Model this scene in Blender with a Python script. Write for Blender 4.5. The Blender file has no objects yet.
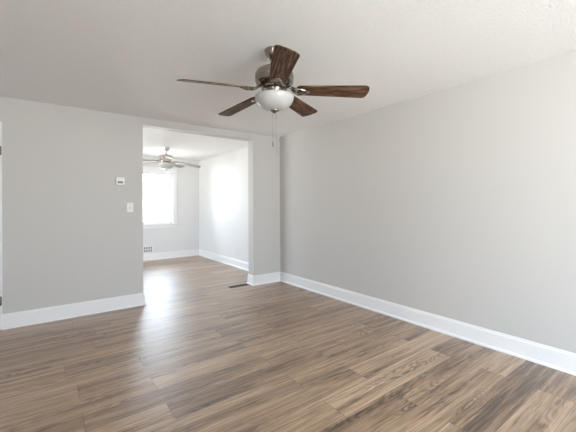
import bpy, bmesh, math, random
from mathutils import Vector, Matrix

C = bpy.context.scene.collection
R = math.radians
PI = math.pi

# ------------------------------------------------------------------ measures (metres)
XR = 3.2045            # inner face of the right wall
XL = -1.55             # inner face of the living room's left wall
YF = -2.40             # inner face of the front wall (behind the camera)
YB = 4.5358            # living-room face of the wall with the wide opening
WT = 0.162             # its thickness
YFAR = 8.1868          # inner face of the far wall
XL2 = -1.55             # inner face of the far room's left wall
HC = 2.44              # ceiling height
X1, X2, ZH = 1.0182, 2.6798, 2.343   # the opening
W1 = (1.81, 2.54, 0.85, 2.10)         # far window, hole x0 x1 z0 z1
W2 = (5.20, 7.70, 0.75, 2.00)         # glazed unit in far room's left wall, y0 y1 z0 z1
W3 = (0.00, 2.90, 0.35, 2.05)          # front window behind the camera
W4 = (-2.10, -0.30, 0.45, 2.05)         # window added in the living room's left wall to brighten the right one, y0 y1 z0 z1

# ------------------------------------------------------------------ camera
cd = bpy.data.cameras.new('camera')
cam = bpy.data.objects.new('camera', cd)
C.objects.link(cam)
cd.sensor_width = 36.0
cd.lens = 325.91 / 576 * 36.0
cd.shift_y = -(216 - 204.21) / 576
cd.clip_start = 0.02
yaw, pitch, roll = 0.6395, 0.0031, -0.0049
fwd = Vector((math.sin(yaw) * math.cos(pitch), math.cos(yaw) * math.cos(pitch), math.sin(pitch)))
q = fwd.to_track_quat('-Z', 'Y')
cam.matrix_world = (Matrix.Translation((0, 0, 1.2849)) @ q.to_matrix().to_4x4()
                    @ Matrix.Rotation(roll, 4, 'Z'))
bpy.context.scene.camera = cam

# ------------------------------------------------------------------ world (overcast daylight), portals, exposure
sc = bpy.context.scene
sc.view_settings.view_transform = 'Standard'
sc.view_settings.look = 'None'
sc.view_settings.gamma = 1.0
sc.view_settings.use_curve_mapping = False
sc.view_settings.exposure = 1.27
sc.cycles.use_denoising = True
sc.cycles.max_bounces = 14
sc.cycles.diffuse_bounces = 10
sc.cycles.glossy_bounces = 5
sc.cycles.transparent_max_bounces = 12
sc.cycles.sample_clamp_indirect = 8

wd = bpy.data.worlds.new('daylight')
sc.world = wd
wd.use_nodes = True
nt = wd.node_tree
nt.nodes.clear()
wo = nt.nodes.new('ShaderNodeOutputWorld')
wb = nt.nodes.new('ShaderNodeBackground')
tc = nt.nodes.new('ShaderNodeTexCoord')
sx = nt.nodes.new('ShaderNodeSeparateXYZ')
mr = nt.nodes.new('ShaderNodeMapRange')
rp = nt.nodes.new('ShaderNodeValToRGB')
mr.inputs[1].default_value = -1.0
mr.inputs[2].default_value = 1.0
nt.links.new(tc.outputs['Generated'], sx.inputs[0])
nt.links.new(sx.outputs['Z'], mr.inputs[0])
nt.links.new(mr.outputs[0], rp.inputs[0])
cr = rp.color_ramp
cr.elements[0].position = 0.0
cr.elements[0].color = (.70, .70, .705, 1)
cr.elements[1].position = 0.48
cr.elements[1].color = (.70, .70, .705, 1)
e = cr.elements.new(0.53)
e.color = (.53, .58, .66, 1)
e = cr.elements.new(1.0)
e.color = (.40, .50, .68, 1)
nt.links.new(rp.outputs[0], wb.inputs[0])
wb.inputs[1].default_value = 10.0
nt.links.new(wb.outputs[0], wo.inputs[0])


def portal(loc, rot, sx_, sy_):
    l = bpy.data.lights.new('daylight_portal', 'AREA')
    l.shape = 'RECTANGLE'
    l.size, l.size_y = sx_, sy_
    l.cycles.is_portal = True
    o = bpy.data.objects.new('daylight_portal', l)
    o.location = loc
    o.rotation_euler = rot
    C.objects.link(o)


# an area light shines along its own -Z
portal(((W1[0] + W1[1]) / 2, YFAR + .17, (W1[2] + W1[3]) / 2), (R(-90), 0, 0), W1[1] - W1[0], W1[3] - W1[2])
portal((XL2 - .17, (W2[0] + W2[1]) / 2, (W2[2] + W2[3]) / 2), (0, R(-90), 0), W2[3] - W2[2], W2[1] - W2[0])
portal((XL - .17, (W4[0] + W4[1]) / 2, (W4[2] + W4[3]) / 2), (0, R(-90), 0), W4[3] - W4[2], W4[1] - W4[0])
portal(((W3[0] + W3[1]) / 2, YF - .17, (W3[2] + W3[3]) / 2), (R(90), 0, 0), W3[1] - W3[0], W3[3] - W3[2])


# ------------------------------------------------------------------ materials
def mat(name, col=(.8, .8, .8), rough=.5, metal=0.0, spec=.5):
    m = bpy.data.materials.new(name)
    m.use_nodes = True
    b = m.node_tree.nodes['Principled BSDF']
    b.inputs['Base Color'].default_value = (*col, 1)
    b.inputs['Roughness'].default_value = rough
    b.inputs['Metallic'].default_value = metal
    b.inputs['Specular IOR Level'].default_value = spec
    return m


class G:
    """small wrapper for building node graphs"""
    def __init__(s, m):
        s.t = m.node_tree
        s.b = s.t.nodes['Principled BSDF']

    def n(s, kind, ins=None, **kw):
        x = s.t.nodes.new(kind)
        for k, v in kw.items():
            setattr(x, k, v)
        for k, v in (ins or {}).items():
            if hasattr(v, 'is_linked') or isinstance(v, bpy.types.NodeSocket):
                s.t.links.new(v, x.inputs[k])
            else:
                x.inputs[k].default_value = v
        return x

    def math(s, op, a, b=0.0, c=0.0):
        return s.n('ShaderNodeMath', {0: a, 1: b, 2: c}, operation=op).outputs[0]

    def ramp(s, fac, stops):
        r = s.n('ShaderNodeValToRGB', {0: fac})
        els = r.color_ramp.elements
        while len(els) < len(stops):
            els.new(.5)
        for e_, (p_, c_) in zip(els, stops):
            e_.position = p_
            e_.color = (*c_, 1) if len(c_) == 3 else c_
        return r.outputs[0]

    def mix(s, fac, a, b, blend='MIX'):
        x = s.n('ShaderNodeMix', data_type='RGBA', blend_type=blend)
        for i, v in ((0, fac), (6, a), (7, b)):
            if isinstance(v, bpy.types.NodeSocket):
                s.t.links.new(v, x.inputs[i])
            else:
                x.inputs[i].default_value = v if i == 0 else (*v, 1)
        return x.outputs[2]

    def bump(s, h, strength, dist):
        x = s.n('ShaderNodeBump', {'Height': h, 'Strength': strength, 'Distance': dist})
        s.t.links.new(x.outputs[0], s.b.inputs['Normal'])

    def set(s, k, v):
        s.t.links.new(v, s.b.inputs[k])


def paint(name, col, rough, scale, strength, dist):
    m = mat(name, col, rough, spec=.35)
    g = G(m)
    co = g.n('ShaderNodeTexCoord').outputs['Object']
    nz = g.n('ShaderNodeTexNoise', {'Vector': co, 'Scale': scale, 'Detail': 3.0, 'Roughness': .55})
    g.bump(nz.outputs[0], strength, dist)
    return m


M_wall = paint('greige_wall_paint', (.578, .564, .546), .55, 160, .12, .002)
M_wall_bright = paint('brightened_wall_paint', (.74, .735, .73), .55, 160, .12, .002)  # wall colour lightened to carry the far room's strong daylight
M_trim = mat('white_semigloss_trim', (.84, .84, .845), .32)
M_vinyl = mat('white_vinyl', (.85, .85, .85), .35)
M_white = mat('white_plastic', (.80, .80, .785), .4)
M_offwhite = mat('ivory_plastic', (.82, .82, .80), .4)
M_dark = mat('dark_slot', (.03, .028, .026), .6)
M_display = mat('grey_display', (.10, .10, .095), .3)
M_reg = mat('brown_metal_register', (.10, .075, .06), .45, metal=.6)
M_hinge = mat('tarnished_hinge_metal', (.20, .185, .165), .35, metal=1)

M_ceil = mat('stippled_ceiling_paint', (.90, .895, .885), .75, spec=.2)
g = G(M_ceil)
co = g.n('ShaderNodeTexCoord').outputs['Object']
n1 = g.n('ShaderNodeTexNoise', {'Vector': co, 'Scale': 72.0, 'Detail': 5.0, 'Roughness': .65}).outputs[0]
v1 = g.n('ShaderNodeTexVoronoi', {'Vector': co, 'Scale': 115.0, 'Randomness': 1.0}).outputs['Distance']
h = g.math('ADD', g.ramp(n1, [(.42, (0, 0, 0)), (.62, (1, 1, 1))]), g.math('MULTIPLY', v1, .5))
g.bump(h, .65, .006)

# wide-plank floor: every face carries its own tone and seed
M_floor = mat('brown_oak_vinyl_plank', (.3, .2, .13), .34, spec=.6)
g = G(M_floor)
tone = g.n('ShaderNodeAttribute', attribute_name='tone').outputs['Fac']
seed = g.n('ShaderNodeAttribute', attribute_name='seed').outputs['Fac']
uv = g.n('ShaderNodeUVMap', uv_map='plank').outputs[0]
sp = g.n('ShaderNodeSeparateXYZ', {0: uv})
U, V = sp.outputs[0], sp.outputs[1]
sx_ = g.math('MULTIPLY', seed, 37.0)
fib = g.n('ShaderNodeTexNoise', {'Vector': g.n('ShaderNodeCombineXYZ', {0: g.math('MULTIPLY_ADD', U, 2.6, sx_), 1: g.math('MULTIPLY', V, 150.0), 2: sx_}).outputs[0],
                                 'Scale': 1.0, 'Detail': 5.0, 'Roughness': .62}).outputs[0]
band = g.n('ShaderNodeTexNoise', {'Vector': g.n('ShaderNodeCombineXYZ', {0: g.math('MULTIPLY_ADD', U, .7, sx_), 1: g.math('MULTIPLY', V, 13.0), 2: sx_}).outputs[0],
                                  'Scale': 1.0, 'Detail': 2.0, 'Roughness': .5, 'Distortion': .4}).outputs[0]
ringf = g.n('ShaderNodeTexNoise', {'Vector': g.n('ShaderNodeCombineXYZ', {0: g.math('MULTIPLY_ADD', U, 1.5, sx_), 1: g.math('MULTIPLY', V, 7.0), 2: g.math('ADD', sx_, 5.0)}).outputs[0],
                                   'Scale': 1.0, 'Detail': 1.5, 'Roughness': .45, 'Distortion': .25}).outputs[0]
rmask = g.ramp(g.n('ShaderNodeTexNoise', {'Vector': g.n('ShaderNodeCombineXYZ', {0: g.math('MULTIPLY_ADD', U, .9, sx_), 1: g.math('MULTIPLY', V, 9.0), 2: g.math('ADD', sx_, 11.0)}).outputs[0],
                                          'Scale': 1.0, 'Detail': 1.0}).outputs[0], [(.52, (0, 0, 0)), (.66, (1, 1, 1))])
streak = g.n('ShaderNodeTexNoise', {'Vector': g.n('ShaderNodeCombineXYZ', {0: g.math('MULTIPLY_ADD', U, 3.2, sx_), 1: g.math('MULTIPLY', V, 46.0), 2: g.math('ADD', sx_, 3.0)}).outputs[0],
                                    'Scale': 1.0, 'Detail': 4.0, 'Roughness': .7, 'Distortion': .5}).outputs[0]
ragged = g.math('MULTIPLY_ADD', g.math('SUBTRACT', fib, .5), 7.0, g.math('MULTIPLY', ringf, 120.0))
ring = g.math('POWER', g.math('MULTIPLY_ADD', g.math('SINE', ragged), .5, .5), 1.6)
val = g.math('ADD', g.math('MULTIPLY', g.math('SUBTRACT', band, .5), .75), g.math('MULTIPLY', g.math('SUBTRACT', fib, .5), .95))
val = g.math('ADD', val, g.math('MULTIPLY', g.math('SUBTRACT', streak, .5), .85))
val = g.math('SUBTRACT', val, g.math('MULTIPLY', g.math('MULTIPLY', ring, rmask), .27))
edge = g.n('ShaderNodeMapRange', {0: g.math('MINIMUM', V, g.math('SUBTRACT', .2, V)), 1: .002, 2: .030, 3: .09, 4: 0.0}).outputs[0]
val = g.math('ADD', val, edge)
val = g.math('ADD', g.math('ADD', val, .53), tone)
colr = g.ramp(val, [(.03, (.042, .023, .012)), (.29, (.130, .074, .041)), (.50, (.315, .198, .116)), (.72, (.48, .328, .209)), (.96, (.64, .47, .33))])
# bevelled seams
PW, PLEN = 0.2, 1.28
eu = g.n('ShaderNodeAttribute', attribute_name='plen').outputs['Fac']
dv = g.math('MINIMUM', V, g.math('SUBTRACT', PW, V))
du = g.math('MINIMUM', U, g.math('SUBTRACT', eu, U))
dd = g.math('MINIMUM', dv, du)
seam = g.n('ShaderNodeMapRange', {0: dd, 1: .0005, 2: .0028, 3: 1.0, 4: 0.0}).outputs[0]
colr = g.mix(g.math('MULTIPLY', seam, .72), colr, (.045, .032, .024))
g.set('Base Color', colr)
g.b.inputs['Coat Weight'].default_value = 1.0
g.b.inputs['Coat Roughness'].default_value = .44
g.set('Roughness', g.math('MULTIPLY_ADD', fib, .14, .35))
g.bump(g.math('SUBTRACT', g.math('MULTIPLY', fib, .25), seam), .35, .0015)

M_blade = mat('dark_walnut_blade', (.08, .05, .035), .5, spec=.15)
g = G(M_blade)
co = g.n('ShaderNodeTexCoord').outputs['Object']
sp = g.n('ShaderNodeSeparateXYZ', {0: co})
rnd = g.math('MULTIPLY', g.n('ShaderNodeObjectInfo').outputs['Random'], 40.0)
f1 = g.n('ShaderNodeTexNoise', {'Vector': g.n('ShaderNodeCombineXYZ', {0: g.math('MULTIPLY_ADD', sp.outputs[0], 6.0, rnd), 1: g.math('MULTIPLY', sp.outputs[1], 90.0), 2: rnd}).outputs[0],
                                'Scale': 1.0, 'Detail': 4.0, 'Roughness': .65, 'Distortion': .3}).outputs[0]
g.set('Base Color', g.ramp(f1, [(.36, (.018, .008, .004)), (.50, (.088, .045, .025)), (.64, (.25, .145, .088))]))

M_blade2 = mat('greywashed_blade', (.34, .31, .28), .4)
g = G(M_blade2)
co = g.n('ShaderNodeTexCoord').outputs['Object']
sp = g.n('ShaderNodeSeparateXYZ', {0: co})
f1 = g.n('ShaderNodeTexNoise', {'Vector': g.n('ShaderNodeCombineXYZ', {0: g.math('MULTIPLY', sp.outputs[0], 6.0), 1: g.math('MULTIPLY', sp.outputs[1], 80.0)}).outputs[0],
                                'Scale': 1.0, 'Detail': 3.0}).outputs[0]
g.set('Base Color', g.ramp(f1, [(.3, (.24, .21, .19)), (.7, (.40, .37, .34))]))

M_nickel = mat('brushed_nickel', (.31, .275, .24), .2, metal=1)
g = G(M_nickel)
co = g.n('ShaderNodeTexCoord').outputs['Object']
mp = g.n('ShaderNodeMapping', {'Vector': co, 'Scale': (8, 8, 300)})
nz = g.n('ShaderNodeTexNoise', {'Vector': mp.outputs[0], 'Scale': 1.0, 'Detail': 2.0}).outputs[0]
g.set('Roughness', g.math('MULTIPLY_ADD', nz, .2, .14))
M_nickel2 = mat('satin_nickel', (.62, .57, .52), .3, metal=1)
M_chain = mat('bead_chain_metal', (.42, .39, .35), .35, metal=1)
M_fob = mat('dark_pull_fob', (.06, .045, .035), .4)
M_bowl = mat('frosted_white_glass', (.55, .55, .54), .3)
M_bowl.node_tree.nodes['Principled BSDF'].inputs['Transmission Weight'].default_value = .12
M_bowl.node_tree.nodes['Principled BSDF'].inputs['Subsurface Weight'].default_value = .0

M_glass = bpy.data.materials.new('window_glass')
M_glass.use_nodes = True
t = M_glass.node_tree
t.nodes.clear()
go = t.nodes.new('ShaderNodeOutputMaterial')
gm = t.nodes.new('ShaderNodeMixShader')
gf = t.nodes.new('ShaderNodeFresnel')
gt = t.nodes.new('ShaderNodeBsdfTransparent')
gg = t.nodes.new('ShaderNodeBsdfGlossy')
gf.inputs[0].default_value = 1.35
gt.inputs[0].default_value = (.96, .98, .97, 1)
gg.inputs['Roughness'].default_value = .02
t.links.new(gf.outputs[0], gm.inputs[0])
t.links.new(gt.outputs[0], gm.inputs[1])
t.links.new(gg.outputs[0], gm.inputs[2])
t.links.new(gm.outputs[0], go.inputs[0])


# ------------------------------------------------------------------ mesh helpers
def obj(name, bm, m, parent=None, smooth=False, loc=None):
    bmesh.ops.recalc_face_normals(bm, faces=bm.faces[:])
    me = bpy.data.meshes.new(name)
    bm.to_mesh(me)
    bm.free()
    for x in (m if isinstance(m, (list, tuple)) else [m]):
        me.materials.append(x)
    if smooth:
        for p in me.polygons:
            p.use_smooth = True
        try:
            me.set_sharp_from_angle(angle=R(38))
        except Exception:
            pass
    o = bpy.data.objects.new(name, me)
    C.objects.link(o)
    if parent:
        o.parent = parent
    if loc is not None:
        o.location = loc
    return o


def tag(o, label, cat, kind=None, group=None):
    o['label'] = label
    o['category'] = cat
    if kind:
        o['kind'] = kind
    if group:
        o['group'] = group
    return o


def empty(name, loc, rot=(0, 0, 0)):
    o = bpy.data.objects.new(name, None)
    o.empty_display_size = .1
    o.location = loc
    o.rotation_euler = rot
    C.objects.link(o)
    return o


def box(bm, x0, x1, y0, y1, z0, z1, bevel=0.0, seg=2, mi=0):
    vs = [bm.verts.new((x, y, z)) for z in (z0, z1) for x, y in ((x0, y0), (x1, y0), (x1, y1), (x0, y1))]
    fs = [bm.faces.new([vs[i] for i in f]) for f in
          ((3, 2, 1, 0), (4, 5, 6, 7), (0, 1, 5, 4), (1, 2, 6, 5), (2, 3, 7, 6), (3, 0, 4, 7))]
    for f in fs:
        f.material_index = mi
    if bevel:
        es = list({e_ for f in fs for e_ in f.edges})
        bmesh.ops.bevel(bm, geom=es, offset=bevel, segments=seg, profile=.5, affect='EDGES')
    return bm


def lathe(bm, prof, seg=40, cx=0, cy=0):
    rings = []
    for r, z in prof:
        if r < 1e-6:
            rings.append([bm.verts.new((cx, cy, z))])
        else:
            rings.append([bm.verts.new((cx + r * math.cos(2 * PI * i / seg), cy + r * math.sin(2 * PI * i / seg), z)) for i in range(seg)])
    for a, b in zip(rings, rings[1:]):
        for i in range(seg):
            j = (i + 1) % seg
            if len(a) == 1 and len(b) == 1:
                continue
            if len(a) == 1:
                bm.faces.new((a[0], b[i], b[j]))
            elif len(b) == 1:
                bm.faces.new((a[i], a[j], b[0]))
            else:
                bm.faces.new((a[i], a[j], b[j], b[i]))
    return bm


def sweep(bm, pts, radii, seg=10):
    """round or oval tube along points; radii are (side, up) pairs"""
    pts = [Vector(p) for p in pts]
    rings = []
    for i, p in enumerate(pts):
        d = (pts[min(i + 1, len(pts) - 1)] - pts[max(i - 1, 0)]).normalized()
        up = Vector((0, 0, 1)) if abs(d.z) < .95 else Vector((1, 0, 0))
        s = d.cross(up).normalized()
        u = s.cross(d).normalized()
        a, b = radii[i] if isinstance(radii[i], tuple) else (radii[i], radii[i])
        rings.append([bm.verts.new(p + s * a * math.cos(2 * PI * k / seg) + u * b * math.sin(2 * PI * k / seg)) for k in range(seg)])
    for a, b in zip(rings, rings[1:]):
        for k in range(seg):
            bm.faces.new((a[k], a[(k + 1) % seg], b[(k + 1) % seg], b[k]))
    bm.faces.new(rings[0])
    bm.faces.new(rings[-1][::-1])
    return bm


def prism(bm, outline, z0, z1, bevel=0.0):
    lo = [bm.verts.new((x, y, z0)) for x, y in outline]
    hi = [bm.verts.new((x, y, z1)) for x, y in outline]
    n = len(outline)
    fs = [bm.faces.new(lo[::-1]), bm.faces.new(hi)]
    for i in range(n):
        fs.append(bm.faces.new((lo[i], lo[(i + 1) % n], hi[(i + 1) % n], hi[i])))
    if bevel:
        es = [e_ for f in fs[:2] for e_ in f.edges]
        bmesh.ops.bevel(bm, geom=es, offset=bevel, segments=2, profile=.5, affect='EDGES')
    return bm


def run(bm, path, prof):
    """a moulding profile (out, z) run along a 2-D path, mitred; it projects to the LEFT of the walking direction"""
    path = [Vector(p) for p in path]
    offs = []
    for i, p in enumerate(path):
        ns = []
        if i > 0:
            d = (p - path[i - 1]).normalized()
            ns.append(Vector((-d.y, d.x)))
        if i < len(path) - 1:
            d = (path[i + 1] - p).normalized()
            ns.append(Vector((-d.y, d.x)))
        if len(ns) == 2:
            m_ = (ns[0] + ns[1]).normalized()
            offs.append(m_ / m_.dot(ns[0]))
        else:
            offs.append(ns[0])
    rows = [[bm.verts.new((p.x + o.x * u, p.y + o.y * u, z)) for u, z in prof] for p, o in zip(path, offs)]
    n = len(prof)
    for a, b in zip(rows, rows[1:]):
        for k in range(n):
            bm.faces.new((a[k], b[k], b[(k + 1) % n], a[(k + 1) % n]))
    bm.faces.new(rows[0])
    bm.faces.new(rows[-1][::-1])
    return bm


# ------------------------------------------------------------------ room shell
# floor: planks run along X through both rooms
random.seed(11)
bm = bmesh.new()
lt = bm.faces.layers.float.new('tone')
ls = bm.faces.layers.float.new('seed')
ll = bm.faces.layers.float.new('plen')
uvl = bm.loops.layers.uv.new('plank')
TONES = {(-2, 1): -.15, (-3, 1): .05, (-1, 2): .09, (0, 0): -.06, (0, 1): -.02, (1, 0): .04, (1, 1): .08, (2, 0): .03, (2, 1): .09, (-1, 1): .0, (3, 1): .05, (8, 0): -.03}      # (row, plank) -> tone, for the planks the photo singles out
k0, k1 = math.floor((YF - .2 - 1.185) / PW), math.ceil((YFAR + .1 - 1.185) / PW)
for k in range(k0, k1 + 1):
    ya = 1.185 + PW * k
    if k % 2 == 0:
        off = .627
    else:
        off = .18
    if k < -3 or k > 8:
        off += random.uniform(-.25, .25)
    for j in range(-3, 4):
        xa, xb = off + PLEN * j, off + PLEN * (j + 1)
        ca, cb = max(xa, XL - .15), min(xb, XR + .05)
        if cb - ca < .02:
            continue
        f = bm.faces.new([bm.verts.new(v) for v in ((ca, ya, 0), (cb, ya, 0), (cb, ya + PW, 0), (ca, ya + PW, 0))])
        t_ = random.uniform(-.06, .06)
        f[lt] = 1.35 * TONES.get((k, j), t_)
        f[ls] = random.random()
        f[ll] = PLEN
        for lp, (u_, v_) in zip(f.loops, ((ca - xa, 0), (cb - xa, 0), (cb - xa, PW), (ca - xa, PW))):
            lp[uvl].uv = (u_, v_)
floor = obj('floor', bm, M_floor)
tag(floor, 'brown wood-look plank floor running through both rooms', 'floor', 'structure')

bm = bmesh.new()
box(bm, XL - .15, XR + .15, YF - .15, YFAR + .15, HC, HC + .12)
tag(obj('ceiling', bm, M_ceil), 'white stippled ceiling over both rooms', 'ceiling', 'structure')

bm = bmesh.new()
box(bm, XR, XR + .15, YF - .15, YB + WT * .5, -.02, HC + .1)
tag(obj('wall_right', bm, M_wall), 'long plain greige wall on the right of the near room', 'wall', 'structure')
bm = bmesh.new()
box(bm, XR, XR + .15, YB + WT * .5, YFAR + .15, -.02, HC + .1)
tag(obj('wall_right_far', bm, M_wall_bright), 'right wall of the far room seen through the opening, its brightness put into the colour', 'wall', 'structure')

DX0, DX1, DZ = -1.18, -.42, 2.10     # door hole in the back wall
bm = bmesh.new()
box(bm, XL - .15, DX0, YB, YB + WT, -.02, HC + .1)
box(bm, DX0, DX1, YB, YB + WT, DZ, HC + .1)
box(bm, DX1, X1, YB, YB + WT, -.02, HC + .1)
box(bm, X1, X2, YB, YB + WT, ZH, HC + .1)
box(bm, X2, XR + .1, YB, YB + WT, -.02, HC + .1)
tag(obj('wall_back', bm, M_wall), 'greige partition wall with the wide cased opening to the far room', 'wall', 'structure')


def holed(name, axis, pos, th, a0, a1, hole, label, m=None):
    """wall with one window hole; axis 'y': plane y=pos, axis 'x': plane x=pos"""
    bm = bmesh.new()
    h0, h1, z0, z1 = hole
    lo, hi = min(pos, pos + th), max(pos, pos + th)
    for s0, s1, q0, q1 in ((a0, h0, -.02, HC + .1), (h1, a1, -.02, HC + .1), (h0, h1, -.02, z0), (h0, h1, z1, HC + .1)):
        if axis == 'y':
            box(bm, s0, s1, lo, hi, q0, q1)
        else:
            box(bm, lo, hi, s0, s1, q0, q1)
    tag(obj(name, bm, m or M_wall), label, 'wall', 'structure')


holed('wall_far', 'y', YFAR, .15, XL2 - .15, XR + .1, W1, 'end wall of the far room with the window, its brightness put into the colour', M_wall_bright)
holed('wall_side', 'x', XL2, -.15, YB + WT, YFAR + .1, W2, 'left wall of the far room, hidden behind the partition', M_wall_bright)
holed('wall_front', 'y', YF, -.15, XL - .15, XR + .1, W3, 'front wall behind the viewer with a wide window')
holed('wall_left', 'x', XL, -.15, YF - .1, YB + .1, W4, 'left wall of the living room, out of view, with an added window')

# baseboards with quarter-round shoe
BASE = [(0, 0), (.014, 0), (.014, .118), (.0125, .122), (.0145, .126), (.0145, .133), (.011, .139), (.0085, .147), (.0085, .153), (.006, .157), (0, .157)]
SHOE = [(0, 0), (.031, 0), (.031, .006), (.029, .013), (.024, .019), (.018, .022), (0, .022)]


def baseboard(name, path, label):
    bm = bmesh.new()
    b = obj(name, run(bm, path, BASE), M_trim)
    tag(b, label, 'baseboard', 'structure')
    bm = bmesh.new()
    obj('shoe_molding', run(bm, path, SHOE), M_trim, b)


baseboard('baseboard_right', [(XR, YF), (XR, YB)], 'white baseboard along the long right wall of the living room')
baseboard('baseboard_back', [(XR, YB), (X2, YB), (X2, YB + WT), (XR, YB + WT)], 'white baseboard wrapping the short wall stub right of the opening')
baseboard('baseboard_left', [(X1, YB + WT), (X1, YB), (-.366, YB)], 'white baseboard on the wall left of the opening, under thermostat')
baseboard('baseboard_side', [(XR, YB + WT), (XR, YFAR), (XL2, YFAR)], 'white baseboard around the far corner of the far room')

# white door at the left edge: casing, leaf, hinges
bm = bmesh.new()
box(bm, DX1 + .035, -.366, YB - .018, YB + .002, 0, DZ + .075, .004)
box(bm, DX0 - .065, DX0 - .0, YB - .018, YB + .002, 0, DZ + .075, .004)
box(bm, DX0 - .0, DX1 + .035, YB - .018, YB + .002, DZ, DZ + .075, .004)
tag(obj('trim_1', bm, M_trim), 'narrow white door casing at the left edge of the picture', 'door casing', 'structure')
bm = bmesh.new()
box(bm, DX0 + .004, DX1 + .03, YB - .012, YB + .03, .012, DZ - .004, .002)
for z0, z1 in ((.22, .95), (1.12, 1.92)):
    for s0, s1 in ((DX0 + .11, DX0 + .34), (DX0 + .44, DX1 - .08)):
        box(bm, s0, s1, YB - .018, YB - .010, z0, z1, .005)
door = tag(obj('door_1', bm, M_trim), 'white panelled door hinged beside the left wall section', 'door', 'structure')
for z in (1.87, .30):
    bm = bmesh.new()
    lathe(bm, [(0, z - .052), (.006, z - .05), (.010, z - .045), (.010, z + .045), (.006, z + .05), (0, z + .052)], 14, -.384, YB - .026)
    box(bm, -.390, -.368, YB - .022, YB - .016, z - .045, z + .045)
    obj('hinge', bm, M_hinge, door, True)['label'] = 'tarnished metal hinge'


# ------------------------------------------------------------------ windows
def window(name, hole, place, label, mull=1, rail=True):
    """local frame: x along the wall, y = depth (0 inner wall face, + outward), z up; place maps local to world"""
    a0, a1, z0, z1 = hole
    root = empty(name, (0, 0, 0))
    root.matrix_world = place
    tag(root, label, 'window', 'structure')
    c = .085
    bm = bmesh.new()                                  # casing on the wall face
    box(bm, a0 - c, a0 + .008, -.02, .0, z0 - .005, z1 + .005, .004)
    box(bm, a1 - .008, a1 + c, -.02, .0, z0 - .005, z1 + .005, .004)
    box(bm, a0 - c, a1 + c, -.02, .0, z1 - .008, z1 + .10, .004)
    box(bm, a0 - c - .012, a1 + c + .012, -.032, .0, z1 + .10, z1 + .122, .005)
    obj('window_casing', bm, M_trim, root)
    bm = bmesh.new()
    box(bm, a0 - c - .025, a1 + c + .025, -.055, .06, z0 - .028, z0 - .001, .006)
    obj('window_sill', bm, M_trim, root)
    bm = bmesh.new()
    box(bm, a0 - c, a1 + c, -.018, .0, z0 - .105, z0 - .028, .004)
    obj('apron', bm, M_trim, root)
    bm = bmesh.new()                                  # jamb liner
    for s0, s1, q0, q1 in ((a0, a0 + .02, z0, z1), (a1 - .02, a1, z0, z1), (a0, a1, z1 - .02, z1), (a0, a1, z0, z0 + .015)):
        box(bm, s0, s1, .0, .15, q0, q1)
    obj('window_frame', bm, M_trim, root)
    for i in range(mull):
        s0 = a0 + .02 + (a1 - a0 - .04) / mull * i
        s1 = a0 + .02 + (a1 - a0 - .04) / mull * (i + 1)
        halves = [(z0 + .015, z1 - .02)]
        for q0, q1 in halves:
            bm = bmesh.new()
            w = .03
            box(bm, s0, s0 + w, .06, .10, q0, q1, .003)
            box(bm, s1 - w, s1, .06, .10, q0, q1, .003)
            box(bm, s0 + w - .002, s1 - w + .002, .06, .10, q0, q0 + w, .003)
            box(bm, s0 + w - .002, s1 - w + .002, .06, .10, q1 - w, q1, .003)
            s = obj('sash', bm, M_vinyl, root)
            bm = bmesh.new()
            box(bm, s0 + w - .004, s1 - w + .004, .078, .083, q0 + w - .004, q1 - w + .004)
            obj('pane', bm, M_glass, s)
    return root


window('window_1', W1, Matrix.Translation((0, YFAR, 0)), 'bright white window in the far room end wall')
LEFT = Matrix(((0, -1, 0, 0), (1, 0, 0, 0), (0, 0, 1, 0), (0, 0, 0, 1)))
window('window_2', W2, Matrix.Translation((XL2, 0, 0)) @ LEFT, 'two-part window in the far room left wall, out of view', 2)
window('added_window', W4, Matrix.Translation((XL, 0, 0)) @ LEFT, 'two-part window added in the living room left wall for its light, out of view', 2)
window('window_3', (-W3[1], -W3[0], W3[2], W3[3]), Matrix.Translation((0, YF, 0)) @ Matrix.Rotation(PI, 4, 'Z'),
       'wide three-part front window behind the viewer', 3)


# ------------------------------------------------------------------ ceiling fans
def blade_outline(r0, r1, w0, w1, skew):
    pts = [(r0, -w0 * .36), (r0 + .02, -w0 * .5)]
    pts += [(r0 + (r1 - r0) * t_, -(w0 + (w1 - w0) * t_) / 2) for t_ in (.25, .5, .75)]
    cr_ = .032
    for i in range(7):
        a = -PI / 2 + PI / 2 * i / 6
        pts.append((r1 - cr_ + cr_ * math.cos(a) + skew, -w1 / 2 + cr_ + cr_ * math.sin(a)))
    pts.append((r1 + .006, 0))
    for i in range(7):
        a = PI / 2 * i / 6
        pts.append((r1 - cr_ + cr_ * math.cos(a) - skew, w1 / 2 - cr_ + cr_ * math.sin(a)))
    pts += [(r0 + (r1 - r0) * t_, (w0 + (w1 - w0) * t_) / 2) for t_ in (.75, .5, .25)]
    pts += [(r0 + .02, w0 * .5), (r0, w0 * .36)]
    return pts


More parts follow.
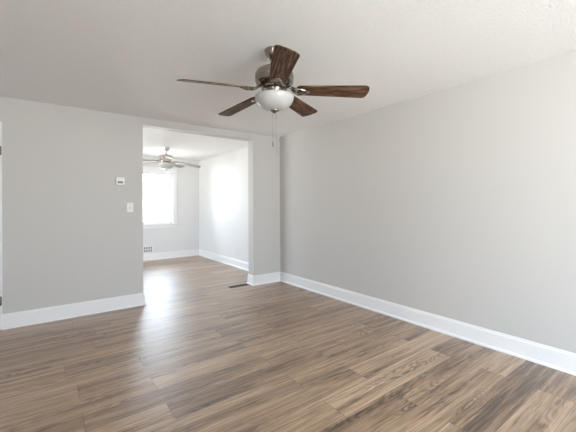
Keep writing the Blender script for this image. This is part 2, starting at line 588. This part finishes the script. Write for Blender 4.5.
def blade_bracket():
    bm = bmesh.new()
    # arm leaving the motor and dropping to the blade
    sweep(bm, [(.075, 0, .034), (.105, 0, .034), (.130, 0, .022), (.150, 0, .002), (.172, 0, -.012), (.20, 0, -.012)],
          [(.020, .007), (.018, .008), (.014, .009), (.013, .009), (.016, .007), (.024, .004)], 12)
    # two scrolled side arms
    for s in (-1, 1):
        sweep(bm, [(.115, .010 * s, .026), (.140, .030 * s, .008), (.168, .040 * s, -.009), (.205, .036 * s, -.010), (.232, .018 * s, -.009)],
              [(.006, .006)] * 5, 8)
    # plate under the blade
    pl = []
    for i in range(24):
        a = 2 * PI * i / 24
        pl.append((.222 + .045 * math.cos(a), .040 * math.sin(a) * (1 - .25 * math.cos(a))))
    prism(bm, pl, -.0085, -.003, .002)
    for x, y in ((.245, 0), (.205, .024), (.205, -.024)):
        lathe(bm, [(0, -.0125), (.004, -.0115), (.006, -.0085)], 10, x, y)
    return bm


def ceiling_fan(x, y, label, zs, blade_mat, ang0, n, R1, w0, w1, pitch_deg, droops, sense, bowl_mat, chains, hugger, bowl_scale=1.0, metal=None):
    """zs: canopy bottom, housing top, housing bottom, blade plane, bowl rim, bowl bottom (world heights)"""
    metal = metal or M_nickel
    zc, zt, zb, zbl, zr, zf = [z - HC for z in zs]
    root = empty('ceiling_fan', (x, y, HC))
    tag(root, label, 'ceiling fan')
    bm = bmesh.new()
    lathe(bm, [(0, 0), (.072, 0), (.072, -.010), (.069, -.016), (.062, zc * .55), (.048, zc * .85), (.030, zc), (0, zc)])
    obj('canopy', bm, metal, root, True)
    bm = bmesh.new()
    r_ = .030 if hugger else .013
    lathe(bm, [(r_, zc + .01), (r_, zt + .02), (r_ + .014, zt + .012), (r_ + .018, zt - .005)])
    obj('downrod', bm, metal, root, True)
    hh = zt - zb
    bm = bmesh.new()
    lathe(bm, [(0, zt), (.055, zt), (.095, zt - hh * .06), (.128, zt - hh * .20), (.141, zt - hh * .36), (.144, zt - hh * .44), (.144, zt - hh * .62),
               (.140, zt - hh * .66), (.140, zt - hh * .72), (.143, zt - hh * .76), (.140, zt - hh * .86), (.118, zt - hh * .97), (.10, zb), (0, zb)], 48)
    obj('motor_housing', bm, metal, root, True)
    bm = bmesh.new()                                        # flywheel and light fitter
    lathe(bm, [(0, zb + .005), (.092, zb + .005), (.095, zb - .004), (.095, zb - .024), (.07, zb - .030), (.062, zr + .035), (.085, zr + .022),
               (.118, zr + .014), (.134, zr + .008), (.134, zr - .002), (0, zr - .002)], 40)
    obj('light_fitter', bm, metal, root, True)
    bm = bmesh.new()                                        # glass bowl
    D = zr - zf
    pr = [(.128, zr + .004), (.140, zr + .006), (.1455, zr), (.1450, zr - .006)]
    for i in range(1, 11):
        a = PI / 2 * i / 10
        pr.append((.1445 * math.cos(a) ** .80, zr - .006 - (D - .006) * math.sin(a) ** 1.15))
    pr[-1] = (0, zf)
    lathe(bm, [(r_ * bowl_scale, z_) for r_, z_ in pr], 48)
    obj('glass_bowl', bm, bowl_mat, root, True)
    bm = bmesh.new()
    lathe(bm, [(0, zf + .008), (.032, zf + .006), (.035, zf + .001), (.033, zf - .005), (.020, zf - .010), (.014, zf - .016), (.007, zf - .020), (0, zf - .021)], 24)
    obj('finial', bm, metal, root, True)
    b_me = br_me = None
    for i in range(n):
        if b_me is None:
            bm = bmesh.new()
            prism(bm, blade_outline(.175, R1, w0, w1, .010), 0, .0065, .0018)
            b = obj('blade', bm, blade_mat, root)
            b_me = b.data
            k = obj('blade_bracket', blade_bracket(), metal, b, True)
            k['label'] = 'brushed nickel blade bracket'
            br_me = k.data
        else:
            b = bpy.data.objects.new('blade', b_me)
            C.objects.link(b)
            b.parent = root
            k = bpy.data.objects.new('blade_bracket', br_me)
            C.objects.link(k)
            k.parent = b
            k['label'] = 'brushed nickel blade bracket'
        b.location = (0, 0, zbl)
        b.rotation_euler = (R(pitch_deg[i]), droops[i], ang0 + sense * i * 2 * PI / n)
    for (cx_, cy_, zend, fob) in chains:
        bm = bmesh.new()
        z = zf - .012
        ze = zend - HC
        sweep(bm, [(cx_, cy_, z), (cx_, cy_, ze)], [.0014, .0014], 6)
        zz = z
        while zz > ze:
            lathe(bm, [(0, zz + .0018), (.0021, zz), (0, zz - .0018)], 6, cx_, cy_)
            zz -= .008
        ch = obj('pull_chain', bm, M_chain, root)
        if fob:
            bm = bmesh.new()
            lathe(bm, [(0, ze + .004), (.002, ze + .002), (.0036, ze - .012), (.004, ze - .026), (.003, ze - .038), (0, ze - .040)], 12, cx_, cy_)
            obj('pull_fob', bm, M_fob if fob == 1 else M_chain, ch, True)
    return root


# the big fan; droop turns the tip down when positive (about the blade's own Y)
A0 = R(313.8)
ceiling_fan(1.371, 2.007, 'large dark-bladed ceiling fan with white glass bowl in the near room', (2.368, 2.310, 2.177, 2.142, 2.093, 1.992), M_blade,
            A0, 5, .680, .118, .152, (-13, -13, -16, -8, -14), [.085, .025, .057, .079, .022], -1, M_bowl,
            [(-.010, .008, 1.758, 1), (.010, -.008, 1.715, 2)], True)
ceiling_fan(1.916, 6.617, 'smaller-looking ceiling fan with pale grey blades in the far room', (2.365, 2.295, 2.20, 2.175, 2.125, 2.005), M_blade2,
            R(-36.6 + 8), 5, .67, .11, .14, (-15,) * 5, [.17, .03, .06, .03, .08], -1, M_bowl, [], False, 1.1, M_nickel2)

# ------------------------------------------------------------------ small fittings
# thermostat
th = empty('thermostat', (.7495, YB, 1.5955))
tag(th, 'small white thermostat with grey display on the wall left of the opening', 'thermostat')
bm = bmesh.new()
box(bm, -.048, .048, -.024, 0, -.047, .047, .006, 3)
obj('body', bm, M_offwhite, th)
bm = bmesh.new()
box(bm, -.030, .030, -.0255, -.0235, -.028, .000, .001)
obj('display', bm, M_display, th)['label'] = 'dark grey display window'
for i in range(3):
    bm = bmesh.new()
    box(bm, -.030 + i * .022, -.016 + i * .022, -.0265, -.0235, .014, .022, .001)
    obj('button', bm, M_white, th)

# light switch
sw = empty('light_switch', (.8635, YB, 1.2655))
tag(sw, 'white toggle light switch below and right of the thermostat', 'light switch')
bm = bmesh.new()
box(bm, -.038, .038, -.006, 0, -.060, .060, .003, 2)
obj('cover_plate', bm, M_white, sw)
bm = bmesh.new()
box(bm, -.006, .006, -.0068, -.005, -.013, .013)
obj('toggle_slot', bm, mat('switch_slot', (.35, .34, .32), .5), sw)
bm = bmesh.new()
prism(bm, [(-.005, -.018), (.005, -.018), (.005, -.004), (-.005, -.004)], .001, .012, .001)
obj('toggle', bm, M_white, sw)
for z in (-.042, .042):
    bm = bmesh.new()
    lathe(bm, [(0, .0018), (.003, .0012), (.0036, 0)], 10)
    bmesh.ops.rotate(bm, verts=bm.verts[:], cent=(0, 0, 0), matrix=Matrix.Rotation(R(90), 3, 'X'))
    obj('screw', bm, M_white, sw, loc=(0, -.006, z))

# wall outlet on the far room's right wall
ou = empty('wall_outlet', (XR, 6.25, .320), (0, 0, R(-90)))
tag(ou, 'white electrical outlet low on the right wall of the far room', 'outlet')
bm = bmesh.new()
box(bm, -.036, .036, -.006, 0, -.058, .058, .003, 2)
obj('cover_plate', bm, M_white, ou)
for z in (-.020, .020):
    bm = bmesh.new()
    box(bm, -.017, .017, -.008, -.005, z - .014, z + .014, .003, 2)
    r_ = obj('receptacle', bm, M_white, ou)
    for x_ in (-.006, .006):
        bm = bmesh.new()
        box(bm, x_ - .001, x_ + .001, -.0084, -.0075, z - .002, z + .007)
        obj('slot', bm, M_dark, r_)

# floor register beside the wall stub
fr_ = empty('floor_register', (2.473, 4.655, 0))
tag(fr_, 'brown slotted floor register set in the planks at the opening', 'floor register')
bm = bmesh.new()
for s0, s1, t0, t1 in ((-.17, .17, -.055, -.043), (-.17, .17, .043, .055), (-.17, -.152, -.043, .043), (.152, .17, -.043, .043), (-.152, .152, -.004, .004)):
    box(bm, s0, s1, t0, t1, 0, .005, .0012)
obj('frame', bm, M_reg, fr_)
bm = bmesh.new()
for i in range(22):
    x_ = -.148 + i * .0141
    box(bm, x_ - .0028, x_ + .0028, -.043, .043, .0015, .0042)
obj('louver', bm, M_reg, fr_)
bm = bmesh.new()
box(bm, -.153, .153, -.044, .044, .0003, .0012)
obj('duct_opening', bm, M_dark, fr_)

# wall register under the far window
wr = empty('wall_register', (1.898, YFAR, .254))
tag(wr, 'white metal wall register with dark slots below the far window', 'wall register')
bm = bmesh.new()
for s0, s1, t0, t1 in ((-.16, .16, .062, .080), (-.16, .16, -.080, -.062), (-.16, -.142, -.062, .062), (.142, .16, -.062, .062), (-.142, .142, -.007, .007)):
    box(bm, s0, s1, -.012, 0, t0, t1, .002)
obj('frame', bm, M_trim, wr)
bm = bmesh.new()
for i in range(7):
    x_ = -.142 + i * .0473
    box(bm, x_ - .011, x_ + .011, -.010, -.002, -.062, .062)
obj('louver', bm, M_trim, wr)
bm = bmesh.new()
box(bm, -.143, .143, -.0018, -.0004, -.063, .063)
obj('duct_opening', bm, M_dark, wr)
